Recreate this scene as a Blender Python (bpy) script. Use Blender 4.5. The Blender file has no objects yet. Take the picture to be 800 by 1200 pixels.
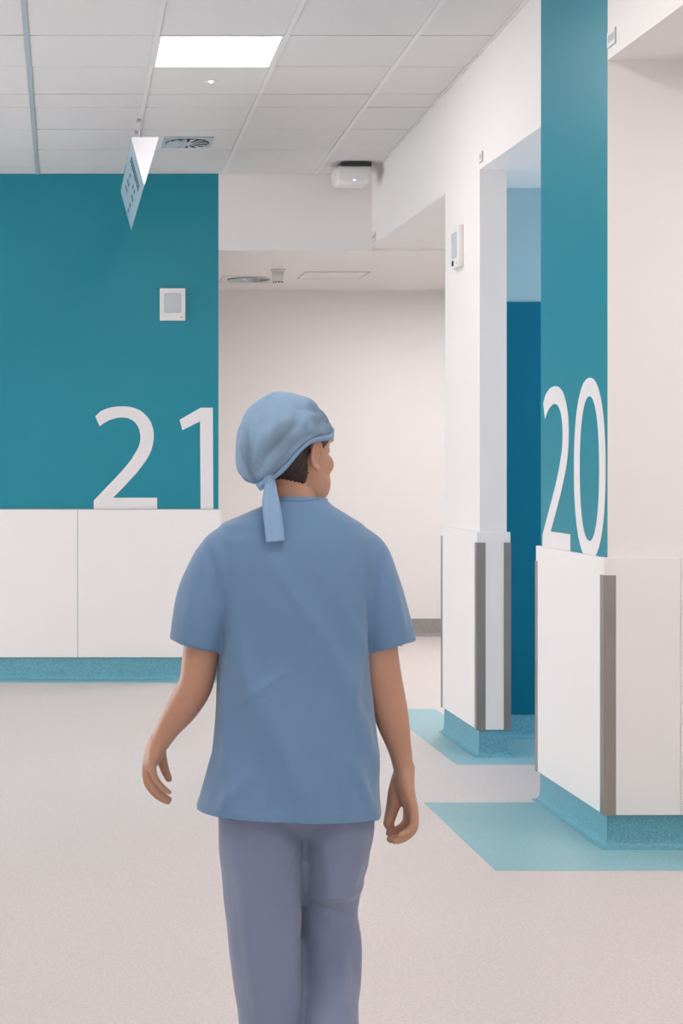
import bpy, bmesh, math, random
from mathutils import Vector, Matrix, noise
random.seed(7)
S = bpy.context.scene
C = S.collection

# ------------------------------------------------------------------ camera, world, exposure
H = 1.477                      # camera height
cam = bpy.data.objects.new('camera', bpy.data.cameras.new('camera'))
C.objects.link(cam)
cam.location = (0, 0, H)
cam.rotation_euler = (math.pi / 2, 0, 0)
cam.data.sensor_fit = 'HORIZONTAL'
cam.data.sensor_width = 36
cam.data.lens = 2100 / 800 * 36
cam.data.shift_x = (400 - 76) / 800
cam.data.shift_y = (540 - 600) / 800
cam.data.clip_end = 100
S.camera = cam
W = bpy.data.worlds.new('World')
S.world = W
W.use_nodes = True
W.node_tree.nodes['Background'].inputs[0].default_value = (0.75, 0.85, 1.0, 1)
W.node_tree.nodes['Background'].inputs[1].default_value = 0.6
S.view_settings.view_transform = 'Standard'
S.view_settings.look = 'None'
S.view_settings.gamma = 1
S.view_settings.use_curve_mapping = False
S.view_settings.exposure = 1.12
PANEL_POWER = 9.0              # radiance of the ceiling panels
WINDOW_POWER = 2.5             # daylight through the alcove window
ROOM_DAYLIGHT = 3.8            # daylight through the left window; also scales the added rear fill pane

# ------------------------------------------------------------------ materials
def lin(c):
    return tuple(((v / 255) / 12.92 if v / 255 <= 0.04045 else ((v / 255 + 0.055) / 1.055) ** 2.4) for v in c)

def mat(name, rgb, rough=0.6, metal=0.0, var=0.03, scale=8.0, bump=0.0, bscale=200.0, speck=0.0,
        sscale=260.0, spec=0.5, sheen=0.0, stretch=None, trans=0.0, coat=0.0, sub=0.0):
    m = bpy.data.materials.new(name)
    m.use_nodes = True
    nt = m.node_tree
    N, L = nt.nodes, nt.links
    b = N['Principled BSDF']
    b.inputs['Roughness'].default_value = rough
    b.inputs['Metallic'].default_value = metal
    b.inputs['Specular IOR Level'].default_value = spec
    if sheen:
        b.inputs['Sheen Weight'].default_value = sheen
    if coat:
        b.inputs['Coat Weight'].default_value = coat
        b.inputs['Coat Roughness'].default_value = 0.12
    if sub:
        b.inputs['Subsurface Weight'].default_value = sub
        b.inputs['Subsurface Radius'].default_value = (0.02, 0.008, 0.004)
        b.inputs['Subsurface Scale'].default_value = 0.3
    tc = N.new('ShaderNodeTexCoord')
    mp = N.new('ShaderNodeMapping')
    L.new(tc.outputs['Object'], mp.inputs['Vector'])
    if stretch:
        mp.inputs['Scale'].default_value = stretch
    no = N.new('ShaderNodeTexNoise')
    no.inputs['Scale'].default_value = scale
    no.inputs['Detail'].default_value = 4
    L.new(mp.outputs[0], no.inputs['Vector'])
    mx = N.new('ShaderNodeMix')
    mx.data_type = 'RGBA'
    lo = [max(0, v * (1 - var)) for v in rgb]
    hi = [min(1, v * (1 + var)) for v in rgb]
    mx.inputs[6].default_value = (*lo, 1)
    mx.inputs[7].default_value = (*hi, 1)
    L.new(no.outputs['Fac'], mx.inputs[0])
    out = mx.outputs[2]
    if speck:
        n2 = N.new('ShaderNodeTexNoise')
        n2.inputs['Scale'].default_value = sscale
        n2.inputs['Detail'].default_value = 2
        L.new(mp.outputs[0], n2.inputs['Vector'])
        r = N.new('ShaderNodeMapRange')
        r.inputs[1].default_value = 0.35
        r.inputs[2].default_value = 0.65
        r.inputs[3].default_value = 1 - speck
        r.inputs[4].default_value = 1 + speck
        L.new(n2.outputs['Fac'], r.inputs[0])
        m2 = N.new('ShaderNodeVectorMath')
        m2.operation = 'SCALE'
        L.new(out, m2.inputs[0])
        L.new(r.outputs[0], m2.inputs['Scale'])
        out = m2.outputs[0]
    L.new(out, b.inputs['Base Color'])
    if bump:
        n3 = N.new('ShaderNodeTexNoise')
        n3.inputs['Scale'].default_value = bscale
        L.new(mp.outputs[0], n3.inputs['Vector'])
        bp = N.new('ShaderNodeBump')
        bp.inputs['Strength'].default_value = bump
        bp.inputs['Distance'].default_value = 0.002
        L.new(n3.outputs['Fac'], bp.inputs['Height'])
        L.new(bp.outputs[0], b.inputs['Normal'])
    return m

def emit(name, rgb, power):
    m = bpy.data.materials.new(name)
    m.use_nodes = True
    b = m.node_tree.nodes['Principled BSDF']
    b.inputs['Base Color'].default_value = (0.8, 0.8, 0.8, 1)
    b.inputs['Emission Color'].default_value = (*rgb, 1)
    b.inputs['Emission Strength'].default_value = power
    return m

M = dict(
    wall=mat('wall_paint', (0.85, 0.815, 0.80), 0.55, var=0.015, scale=2, bump=0.08, bscale=300),
    panel=mat('dado_laminate', (0.86, 0.825, 0.815), 0.38, var=0.015, scale=3, bump=0.03, bscale=350),
    teal=mat('teal_paint', (0.004, 0.235, 0.315), 0.42, var=0.05, scale=2, bump=0.12, bscale=260, spec=0.4),
    deep=mat('darkened_teal', (0.0, 0.140, 0.225), 0.5, var=0.04, scale=2, bump=0.06, spec=0.15),  # copy of the teal paint, its darker look put into the colour
    blue=mat('pale_blue_wall', (0.33, 0.50, 0.56), 0.55, var=0.02, scale=2),  # even pale blue on the alcove back wall
    floor=mat('beige_vinyl', (0.67, 0.605, 0.585), 0.42, var=0.02, scale=1.2, speck=0.07, sscale=110),
    cove=mat('aqua_speckled_vinyl', (0.13, 0.37, 0.455), 0.45, var=0.05, scale=6, speck=0.17, sscale=120),
    inlay=mat('aqua_floor_vinyl', (0.28, 0.50, 0.555), 0.42, var=0.03, scale=3, speck=0.09, sscale=110),
    greyskirt=mat('grey_vinyl', (0.33, 0.31, 0.30), 0.5, var=0.06, scale=10, speck=0.1, sscale=120),
    tile=mat('mineral_tile', (0.70, 0.69, 0.685), 0.75, var=0.02, scale=30, bump=0.3, bscale=240, speck=0.03, sscale=180),
    grid=mat('grid_white', (0.74, 0.74, 0.74), 0.45, var=0.02),
    gridblue=mat('grid_bluegrey', (0.43, 0.50, 0.53), 0.45, var=0.02),
    gap=mat('ceiling_void', (0.10, 0.095, 0.09), 0.9),
    white=mat('white_plastic', (0.80, 0.78, 0.76), 0.4, var=0.01),
    gloss=mat('gloss_white_acrylic', (0.58, 0.57, 0.60), 0.12, var=0.01, coat=0.6),
    signface=mat('grey_sign_face', (0.42, 0.53, 0.60), 0.3, var=0.02),
    ink=mat('dark_ink', (0.045, 0.07, 0.10), 0.5),
    grille=mat('pale_grille', (0.58, 0.60, 0.63), 0.5),
    grey=mat('grey_plastic', (0.42, 0.45, 0.47), 0.5),
    dark=mat('dark_rubber', (0.03, 0.03, 0.03), 0.6),
    steel=mat('brushed_steel', (0.34, 0.315, 0.295), 0.30, metal=0.9, var=0.12, scale=40, stretch=(8, 8, 0.15), bump=0.05),
    vinyl=mat('white_vinyl_digit', (0.80, 0.77, 0.78), 0.4, var=0.01),
    vent=mat('vent_bluegrey', (0.46, 0.54, 0.57), 0.4, var=0.02),
    scrub=mat('blue_scrub_cotton', (0.150, 0.262, 0.425), 0.85, var=0.07, scale=9, bump=0.35, bscale=420, sheen=0.25, spec=0.2),
    trouser=mat('blue_trouser_cotton', (0.225, 0.262, 0.385), 0.85, var=0.07, scale=9, bump=0.35, bscale=420, sheen=0.25, spec=0.2),
    skin=mat('skin', (0.54, 0.29, 0.19), 0.5, var=0.10, scale=14, bump=0.12, bscale=260, sub=0.08),
    hair=mat('dark_hair', (0.035, 0.022, 0.018), 0.5, var=0.4, scale=60, stretch=(1, 1, 0.15), bump=0.5, bscale=150),
    tie=mat('cap_tie_fabric', (0.25, 0.40, 0.60), 0.8, var=0.05, scale=20, bump=0.2),
    eye=mat('eye_white', (0.8, 0.78, 0.75), 0.2),
    shoe=mat('white_shoe', (0.7, 0.7, 0.7), 0.5),
    lamp=emit('lamp_diffuser', (1.0, 0.965, 0.94), PANEL_POWER),
    daylight=emit('daylight_pane', (0.70, 0.85, 1.0), WINDOW_POWER),
    roomlight=emit('room_daylight_pane', (0.96, 0.97, 1.0), ROOM_DAYLIGHT),
    rearfill=emit('rear_fill_pane', (0.96, 0.97, 1.0), ROOM_DAYLIGHT * 0.29),
    lamp_recess=emit('recess_lamp_diffuser', (1.0, 0.965, 0.95), PANEL_POWER * 2.2),
    spark=emit('led_spot', (0.8, 0.93, 1.0), 25),
    led=emit('led_blue', (0.35, 0.4, 1.0), 1.2),
)

def cap_material():
    # thin blue non-woven fabric with dark hair showing through where it lies close to it; crown lightened as if lit
    m = mat('surgical_cap_fabric', (0.25, 0.42, 0.62), 0.8, bump=0.2, bscale=300)
    nt = m.node_tree
    N, L = nt.nodes, nt.links
    b = N['Principled BSDF']
    at = N.new('ShaderNodeAttribute')
    at.attribute_name = 'hair_and_light'
    mx = N.new('ShaderNodeMix')
    mx.data_type = 'RGBA'
    mx.inputs[6].default_value = (0.26, 0.40, 0.57, 1)
    mx.inputs[7].default_value = (0.11, 0.155, 0.21, 1)
    L.new(at.outputs['Fac'], mx.inputs[0])
    L.new(mx.outputs[2], b.inputs['Base Color'])
    return m
M['cap'] = cap_material()

# ------------------------------------------------------------------ helpers
def link(name, me, m=None, parent=None, smooth=False):
    o = bpy.data.objects.new(name, me)
    C.objects.link(o)
    if m is not None:
        me.materials.append(m)
    if parent is not None:
        o.parent = parent
    if smooth:
        for p in me.polygons:
            p.use_smooth = True
    return o

def obj(name, bm, m, parent=None, smooth=False, off=None):
    """off: world location of the origin; vertices are given in the parent's frame."""
    me = bpy.data.meshes.new(name)
    bmesh.ops.recalc_face_normals(bm, faces=bm.faces)
    if off is not None:
        bmesh.ops.translate(bm, verts=bm.verts, vec=-Vector(off))
    bm.to_mesh(me)
    bm.free()
    o = link(name, me, m, parent, smooth)
    if off is not None:
        o.location = off
    return o

def bx(bm, x0, x1, y0, y1, z0, z1, bev=0.0, seg=1):
    r = bmesh.ops.create_cube(bm, size=1)
    vs = r['verts']
    for v in vs:
        v.co = Vector(((x0 + x1) / 2 + v.co.x * (x1 - x0), (y0 + y1) / 2 + v.co.y * (y1 - y0),
                       (z0 + z1) / 2 + v.co.z * (z1 - z0)))
    if bev:
        es = list({e for v in vs for e in v.link_edges})
        bmesh.ops.bevel(bm, geom=es, offset=bev, segments=seg, affect='EDGES', profile=0.5)
    return bm

def box(name, x0, x1, y0, y1, z0, z1, m, parent=None, bev=0.0, seg=1):
    c = ((x0 + x1) / 2, (y0 + y1) / 2, z0)
    return obj(name, bx(bmesh.new(), x0, x1, y0, y1, z0, z1, bev, seg), m, parent, off=c)

def tag(o, label, cat, group=None):
    o['label'] = label
    o['category'] = cat
    if group:
        o['group'] = group
    return o

def st(o):
    o['kind'] = 'structure'
    return o

def thing(name, loc, label, cat, group=None, rz=0):
    o = bpy.data.objects.new(name, None)
    o.empty_display_size = 0.1
    C.objects.link(o)
    o.location = loc
    o.rotation_euler = (0, 0, rz)
    return tag(o, label, cat, group)

def lathe(bm, prof, n=32, c=(0, 0, 0)):
    rings = []
    for r, z in prof:
        rings.append([bm.verts.new((c[0] + r * math.cos(2 * math.pi * k / n), c[1] + r * math.sin(2 * math.pi * k / n), c[2] + z))
                      for k in range(n)])
    for a, b in zip(rings, rings[1:]):
        for k in range(n):
            bm.faces.new((a[k], a[(k + 1) % n], b[(k + 1) % n], b[k]))
    bm.faces.new(rings[0][::-1])
    bm.faces.new(rings[-1])
    return bm

# ------------------------------------------------------------------ room shell (metres, camera at the origin, +Y into the room)
XW = 2.069                      # plane of the right wall
YB = 12.07                      # teal back wall
def cz(y):                      # underside of the tiled ceiling, which falls slightly to the back
    return 3.405 + 0.030 * (YB - y)

st(box('floor', -5.2, 6.2, -5.2, 15.4, -0.12, 0.0, M['floor']))

# aqua floor inlays
def poly_slab(name, pts, z0, z1, m, parent=None):
    bm = bmesh.new()
    lo = [bm.verts.new((x, y, z0)) for x, y in pts]
    hi = [bm.verts.new((x, y, z1)) for x, y in pts]
    bm.faces.new(hi)
    bm.faces.new(lo[::-1])
    n = len(pts)
    for k in range(n):
        bm.faces.new((lo[k], lo[(k + 1) % n], hi[(k + 1) % n], hi[k]))
    c = (sum(p[0] for p in pts) / n, sum(p[1] for p in pts) / n, z0)
    return obj(name, bm, m, parent, off=c)
fl = bpy.data.objects['floor']
def floor_inlay(pts):
    o = poly_slab('floor_inlay', pts, 0.0, 0.0012, M['inlay'])
    w = o.location.copy()
    o.parent = fl
    o.location = w - fl.location
    return o
floor_inlay([(1.55, 6.455), (4.49, 6.455), (4.49, 6.83), (2.2, 6.83), (2.2, 7.74), (1.55, 7.74)])
floor_inlay([(1.90, 8.71), (4.49, 8.71), (4.49, 9.53), (2.2, 9.53), (2.2, 10.66), (1.90, 10.66)])
floor_inlay([(-5.0, 11.93), (1.045, 11.93), (1.045, 12.07), (-5.0, 12.07)])

def child_box(name, parent, x0, x1, y0, y1, z0, z1, m, bev=0.0, seg=1):
    o = box(name, x0, x1, y0, y1, z0, z1, m, None, bev, seg)
    w = o.location.copy()
    o.parent = parent
    o.location = w - parent.location
    return o

def cove(parent, path, side, h, m):
    """coved skirting along an open polyline; side=+1 puts the foot to the left of the walking direction"""
    prof = [(-0.004, h), (0.004, h), (0.005, 0.035), (0.0075, 0.020), (0.014, 0.010), (0.022, 0.005), (0.034, 0.0018), (0.034, 0.0), (-0.004, 0.0)]
    pts = [Vector(p) for p in path]
    nrm = []
    for a, b in zip(pts, pts[1:]):
        d = (b - a).normalized()
        nrm.append(Vector((-d.y, d.x)) * side)
    offs = []
    for k in range(len(pts)):
        if k == 0:
            offs.append(nrm[0])
        elif k == len(pts) - 1:
            offs.append(nrm[-1])
        else:
            s = nrm[k - 1] + nrm[k]
            offs.append(s / (1 + nrm[k - 1].dot(nrm[k])))
    bm = bmesh.new()
    rings = [[bm.verts.new((p.x + o_.x * r, p.y + o_.y * r, z)) for r, z in prof] for p, o_ in zip(pts, offs)]
    n = len(prof)
    for a, b in zip(rings, rings[1:]):
        for k in range(n):
            bm.faces.new((a[k], a[(k + 1) % n], b[(k + 1) % n], b[k]))
    bm.faces.new(rings[0])
    bm.faces.new(rings[-1][::-1])
    o = obj('coved_skirting', bm, m, None, off=(pts[0].x, pts[0].y, 0))
    w = o.location.copy()
    o.parent = parent
    o.location = w - parent.location
    return o

# back wall with its teal paint, dado panels and aqua skirting
wb = st(box('wall_back', -5.0, 1.034, YB, YB + 0.25, 0, 3.5, M['teal']))
xs = [1.046, 0.086, -0.874, -1.834, -2.794, -3.754, -4.714, -5.0]
for a, b in zip(xs[1:], xs):
    child_box('dado_panel', wb, a + 0.0015, b - 0.0015, YB - 0.02, YB + (0.001), 0.155, 1.149, M['panel'], 0.0015)
child_box('dado_cap_strip', wb, -5.0, 1.046, YB - 0.022, YB, 1.149, 1.153, M['grey'])
cove(wb, [(-5.0, YB), (1.034, YB)], -1, 0.155, M['cove'])
wl = st(box('wall_left', -5.2, -5.0, -5.0, YB, 0, 4.05, M['wall']))
st(box('wall_front', -5.2, 2.3, -5.2, -5.0, 0, 4.05, M['wall']))

# recess behind the bulkhead
wr = st(box('wall_recess_back', 0.78, 6.0, 15.1, 15.3, 0, 3.0, M['wall']))
for k in range(4):
    a = 1.034 + 1.23 * k
    child_box('dado_panel', wr, a + 0.0015, a + 1.2285, 15.092, 15.101, 0.147, 1.17, M['panel'], 0.001)
cove(wr, [(1.034, 15.1), (5.954, 15.1)], -1, 0.147, M['greyskirt'])
st(box('wall_recess_left', 0.784, 1.034, YB + 0.25, 15.1, 0, 3.0, M['wall']))
st(box('wall_recess_right', 6.0, 6.2, 9.55, 15.3, 0, 3.0, M['wall']))
st(box('wall_bulkhead', 1.034, XW, YB, YB + 0.2, 2.895, 3.5, M['wall']))
cr = st(box('ceiling_recess', 1.034, 6.0, YB + 0.2, 15.1, 2.912, 3.06, M['wall']))
st(box('ceiling_recess_side', XW + 0.15, 6.0, 9.69, YB + 0.2, 2.93, 3.06, M['wall']))
st(box('ceiling_alcove', XW + 0.15, 4.5, 7.787, 9.54, 2.93, 3.06, M['wall']))
st(box('ceiling_alcove_near', XW + 0.15, 4.5, 4.4, 6.832, 3.005, 3.2, M['wall']))

# right wall: header over the openings
def header(name, y0, y1, z0):
    bm = bmesh.new()
    x0, x1 = XW, XW + 0.15
    vs = [bm.verts.new(p) for p in [(x0, y0, z0), (x1, y0, z0), (x1, y1, z0), (x0, y1, z0),
                                    (x0, y0, cz(y0) + 0.1), (x1, y0, cz(y0) + 0.1), (x1, y1, cz(y1) + 0.1), (x0, y1, cz(y1) + 0.1)]]
    for f in [(0, 1, 2, 3), (4, 5, 6, 7), (0, 1, 5, 4), (1, 2, 6, 5), (2, 3, 7, 6), (3, 0, 4, 7)]:
        bm.faces.new([vs[i] for i in f])
    return st(obj(name, bm, M['wall'], off=(x0, y0, z0)))
header('wall_right_header', 7.787, YB + 0.2, 2.93)
header('wall_right_header_near', 4.4, 6.832, 3.005)
header('wall_right_near', -5.2, 4.4, 0.0)

# pillar with the number 20: continues to the right as the alcove's side wall
y0, y1 = 6.832, 7.787
p20 = st(box('wall_pillar_twenty', XW, 4.5, y0, y1, 0, cz(y0) + 0.05, M['wall']))
child_box('teal_paint_field', p20, XW - 0.0015, XW + 0.0005, y0 + 0.004, y1, 1.0, cz(y1) + 0.02, M['teal'])
PT, PB = 1.108, 0.130
child_box('dado_panel', p20, XW - 0.02, XW, y0 - 0.02, y1 + 0.012, PB, PT, M['panel'], 0.0012)
child_box('dado_panel', p20, XW - 0.0005, 2.339, y0 - 0.02, y0, PB, PT, M['panel'], 0.0012)
child_box('dado_panel', p20, 2.3402, 3.5, y0 - 0.02, y0, PB, PT, M['panel'], 0.0012)
child_box('dado_panel', p20, XW - 0.0005, 3.2, y1, y1 + 0.02, PB, PT, M['panel'], 0.0012)
cove(p20, [(4.49, y1), (XW, y1), (XW, y0), (4.49, y0)], -1, PB, M['cove'])

def guard(parent, cx, cy, sx, sy, z0, z1, leg=0.040, t=0.003, name='corner_guard'):
    """L profile hugging the outer corner (cx, cy); legs run along +sx (x) and +sy (y)"""
    bm = bmesh.new()
    P = [(0, 0), (leg * sx, 0), (leg * sx, t * sy), (t * sx, t * sy), (t * sx, leg * sy), (0, leg * sy)]
    lo = [bm.verts.new((cx + a, cy + b, z0)) for a, b in P]
    hi = [bm.verts.new((cx + a, cy + b, z1)) for a, b in P]
    bm.faces.new(lo)
    bm.faces.new(hi)
    for k in range(6):
        bm.faces.new((lo[k], lo[(k + 1) % 6], hi[(k + 1) % 6], hi[k]))
    bmesh.ops.recalc_face_normals(bm, faces=bm.faces)
    o = obj(name, bm, M['steel'], None, off=(cx, cy, z0))
    w = o.location.copy()
    o.parent = parent
    o.location = w - parent.location
    o['label'] = 'brushed steel corner guard'
    return o
guard(p20, XW - 0.023, y0 - 0.023, 1, 1, PB - 0.002, PT - 0.066, leg=0.047)
guard(p20, XW - 0.023, y1 + 0.015, 1, -1, PB - 0.002, PT - 0.066, leg=0.030)
g = child_box('steel_bumper_plate', p20, 2.357, 2.46, y0 - 0.027, y0 - 0.02, PB - 0.002, 0.372, M['steel'], 0.002)
g['label'] = 'short steel bumper plate'

# far pillar
fy0, fy1, fx1 = 8.94, 9.753, 2.203
pf = st(box('wall_pillar_far', XW, fx1, fy0, fy1, 0, 2.93, M['wall']))
FT, FB = 1.122, 0.138
child_box('dado_panel', pf, XW - 0.018, XW, fy0 - 0.018, fy1 + 0.012, FB, FT, M['panel'], 0.0012)
child_box('dado_panel', pf, XW - 0.0005, fx1 + 0.014, fy0 - 0.018, fy0, FB, FT, M['panel'], 0.0012)
cove(pf, [(fx1, fy1), (XW, fy1), (XW, fy0), (fx1, fy0), (fx1, 9.54)], -1, FB, M['cove'])
guard(pf, XW - 0.021, fy0 - 0.021, 1, 1, FB - 0.002, FT - 0.052, leg=0.045)
guard(pf, fx1 + 0.017, fy0 - 0.021, -1, 1, FB - 0.002, FT - 0.052, leg=0.036)
guard(pf, XW - 0.021, fy1 + 0.015, 1, -1, FB - 0.002, FT - 0.052, leg=0.03)

# alcove between the pillars
wa = st(box('wall_alcove_back', fx1, 6.0, 9.54, 9.69, 0, 2.94, M['blue']))
child_box('teal_wall_panel', wa, fx1 + 0.002, 3.4, 9.528, 9.54, 0.13, 2.322, M['deep'], 0.001)
child_box('teal_wall_panel', wa, 3.403, 4.498, 9.528, 9.54, 0.13, 2.322, M['deep'], 0.001)
cove(wa, [(fx1, 9.54), (4.5, 9.54)], -1, 0.13, M['cove'])
st(box('wall_alcove_right_near', 4.5, 4.7, 4.2, 7.9, 0, 3.2, M['wall']))
st(box('wall_alcove_right_far', 4.5, 4.7, 9.3, 9.69, 0, 3.1, M['wall']))
st(box('wall_alcove_right_sill', 4.5, 4.7, 7.9, 9.3, 0, 0.75, M['wall']))
st(box('wall_alcove_right_lintel', 4.5, 4.7, 7.9, 9.3, 2.5, 3.1, M['wall']))
st(box('wall_alcove_front', XW + 0.15, 4.7, 4.2, 4.4, 0, 3.2, M['wall']))
w1 = st(box('window_1', 4.56, 4.60, 7.9, 9.3, 0.75, 2.5, M['daylight']))
for a, b, c_, d in [(7.9, 7.95, 0.75, 2.5), (9.25, 9.3, 0.75, 2.5), (8.575, 8.625, 0.8, 2.45), (7.95, 9.25, 0.75, 0.8), (7.95, 9.25, 2.45, 2.5)]:
    child_box('window_frame', w1, 4.53, 4.56, a, b, c_, d, M['white'], 0.003)

def room_window(name, x0, x1, y0, y1, z0, z1, nx, m='roomlight'):
    w = st(box(name, x0, x1, y0, y1, z0, z1, M[m]))
    along_y = (y1 - y0) > (x1 - x0)
    a0, a1 = (y0, y1) if along_y else (x0, x1)
    for k in range(nx + 1):
        a = a0 + (a1 - a0) * k / nx
        if along_y:
            child_box('window_frame', w, x0, x1 + 0.03, a - 0.03, a + 0.03, z0, z1, M['white'], 0.003)
        else:
            child_box('window_frame', w, a - 0.03, a + 0.03, y0, y1 + 0.03, z0, z1, M['white'], 0.003)
    for z in (z0, z1):
        if along_y:
            child_box('window_frame', w, x0, x1 + 0.03, y0 - 0.03, y1 + 0.03, z - 0.03, z + 0.03, M['white'], 0.003)
        else:
            child_box('window_frame', w, x0 - 0.03, x1 + 0.03, y0, y1 + 0.03, z - 0.03, z + 0.03, M['white'], 0.003)
room_window('window_2', -5.0, -4.98, 7.2, 11.85, 0.35, 1.9, 4)
room_window('added_fill_window', -4.2, 1.4, -5.0, -4.98, 0.5, 2.8, 4, 'rearfill')  # fill pane added behind the camera to brighten walls and ceiling

# ------------------------------------------------------------------ tiled ceiling
def sloped_slab(name, x0, x1, y0, y1, dz0, dz1, m, parent=None):
    bm = bmesh.new()
    vs = [bm.verts.new(p) for p in [(x0, y0, cz(y0) + dz0), (x1, y0, cz(y0) + dz0), (x1, y1, cz(y1) + dz0), (x0, y1, cz(y1) + dz0),
                                    (x0, y0, cz(y0) + dz1), (x1, y0, cz(y0) + dz1), (x1, y1, cz(y1) + dz1), (x0, y1, cz(y1) + dz1)]]
    for f in [(0, 1, 2, 3), (4, 5, 6, 7), (0, 1, 5, 4), (1, 2, 6, 5), (2, 3, 7, 6), (3, 0, 4, 7)]:
        bm.faces.new([vs[i] for i in f])
    return obj(name, bm, m, parent)
ceil = st(sloped_slab('ceiling', -5.0, XW, -5.0, YB, 0.03, 0.10, M['gap']))
sloped_slab('plain_ceiling_field', -5.0, XW, -5.0, -1.0, 0.0, 0.03, M['tile'], ceil)
PITCH = 0.6236
cols = [-0.184 + PITCH * k for k in range(-7, 4)]
rows = [12.07, 11.855, 11.265, 10.675, 10.10, 9.785]
while rows[-1] > -1.0:
    rows.append(rows[-1] - 0.602)
rows[-1] = -1.0
edges = [-5.0] + cols + [XW]
def is_light(ci, ri):
    x0 = edges[ci]
    y0 = rows[ri + 1]
    if abs(x0 - 0.4396) < 0.01 or abs(x0 - (-2.0548)) < 0.01:
        for yy in (8.581, 5.571, 2.561, -0.449 + 0.0):
            if abs(y0 - yy) < 0.05 and not (x0 < 0 and yy > 8):
                return True
    return False
BW = 0.012
lamps = []
def tile_mesh(w, d, t=0.02):
    bm = bmesh.new()
    bx(bm, -w / 2, w / 2, -d / 2, d / 2, 0, t, 0.0018)
    me = bpy.data.meshes.new('ceiling_tile')
    bmesh.ops.recalc_face_normals(bm, faces=bm.faces)
    bm.to_mesh(me)
    bm.free()
    me.materials.append(M['tile'])
    return me
cache = {}
slope = -math.atan(0.030)
# which cells hold a swirl diffuser: X 0.60..0.905, Y 10.88..11.18
for ci in range(len(edges) - 1):
    x0, x1 = edges[ci], edges[ci + 1]
    a = x0 + (BW if ci > 0 else 0.002)
    b = x1 - (BW if ci < len(edges) - 2 else 0.016)
    for ri in range(len(rows) - 1):
        yb, ya = rows[ri], rows[ri + 1]
        if is_light(ci, ri):
            lamps.append((a, b, ya, yb))
            continue
        if b - a < 0.05:
            continue
        g = 0.0055
        w, d = b - a, (yb - ya) - 2 * g
        key = (round(w, 3), round(d, 3))
        if key not in cache:
            cache[key] = tile_mesh(w, d)
        o = bpy.data.objects.new('ceiling_tile', cache[key])
        C.objects.link(o)
        o.parent = ceil
        yc = (ya + yb) / 2
        o.location = ((a + b) / 2, yc, cz(yc) + 0.004 + random.uniform(0, 0.0015))
        o.rotation_euler = (slope + random.uniform(-0.0035, 0.0035), random.uniform(-0.002, 0.002), 0)
for k, x in enumerate(cols):
    m = M['gridblue'] if abs(x + 0.184) < 0.01 else M['grid']  # bluer reflection of this one runner is put into its colour
    sloped_slab('grid_runner', x - BW, x + BW, -1.0, YB, 0.0, 0.028, m, ceil)
# shadow-gap angle along the right wall and back wall
sloped_slab('wall_angle', XW - 0.016, XW, -1.0, YB, -0.001, 0.02, M['grid'], ceil)

# recessed light panels
for (a, b, ya, yb) in lamps:
    yc = (ya + yb) / 2
    vis = ya > 8 and a > 0
    if vis:
        lab = 'large glowing square light panel recessed in the tiled ceiling, only one in view'
    else:
        lab = 'square light panel recessed in the tiled ceiling outside the frame'
    t = thing('ceiling_light', ((a + b) / 2, yc, cz(yc)), lab, 'light', None if vis else 'ceiling lights out of frame')
    t.rotation_euler = (slope, 0, 0)
    w, d = (b - a) / 2, (yb - ya) / 2 - 0.002
    bm = bmesh.new()
    for q in [(-w, w, -d, -d + 0.012), (-w, w, d - 0.012, d), (-w, -w + 0.012, -d + 0.012, d - 0.012), (w - 0.012, w, -d + 0.012, d - 0.012)]:
        bx(bm, q[0], q[1], q[2], q[3], 0.0, 0.02, 0.001)
    obj('frame', bm, M['white'], t)
    obj('diffuser', bx(bmesh.new(), -w + 0.012, w - 0.012, -d + 0.012, d - 0.012, 0.004, 0.012), M['lamp'], t)
def flush_lamp(x, y, z, lab, w=0.6, m='lamp'):
    t = thing('ceiling_light', (x, y, z), lab, 'light', 'ceiling lights out of frame')
    bm = bmesh.new()
    h = w / 2
    for q in [(-h, h, -h, -h + 0.015), (-h, h, h - 0.015, h), (-h, -h + 0.015, -h + 0.015, h - 0.015), (h - 0.015, h, -h + 0.015, h - 0.015)]:
        bx(bm, q[0], q[1], q[2], q[3], -0.02, 0, 0.002)
    obj('frame', bm, M['white'], t)
    obj('diffuser', bx(bmesh.new(), -h + 0.015, h - 0.015, -h + 0.015, h - 0.015, -0.012, -0.001), M[m], t)
flush_lamp(3.25, 13.3, 2.912, 'flush square light panel in the recess ceiling outside the frame', m='lamp_recess')
flush_lamp(3.3, 10.9, 2.93, 'flush square light panel over the side passage outside the frame', m='lamp_recess')
flush_lamp(3.3, 5.6, 3.005, 'flush square light panel in the alcove ceiling outside the frame')

# small LED spot
t = thing('led_spotlight', (0.773, 9.49, cz(9.49) + 0.004), 'tiny sparkling emergency spotlight set in the ceiling tile behind the light panel', 'light')
obj('bezel', lathe(bmesh.new(), [(0.012, -0.001), (0.026, -0.003), (0.032, -0.0015), (0.034, 0.0)], 24), M['white'], t, True)
obj('lens', lathe(bmesh.new(), [(0.0005, -0.006), (0.006, -0.005), (0.010, -0.0005)], 16), M['spark'], t, True)

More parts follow.
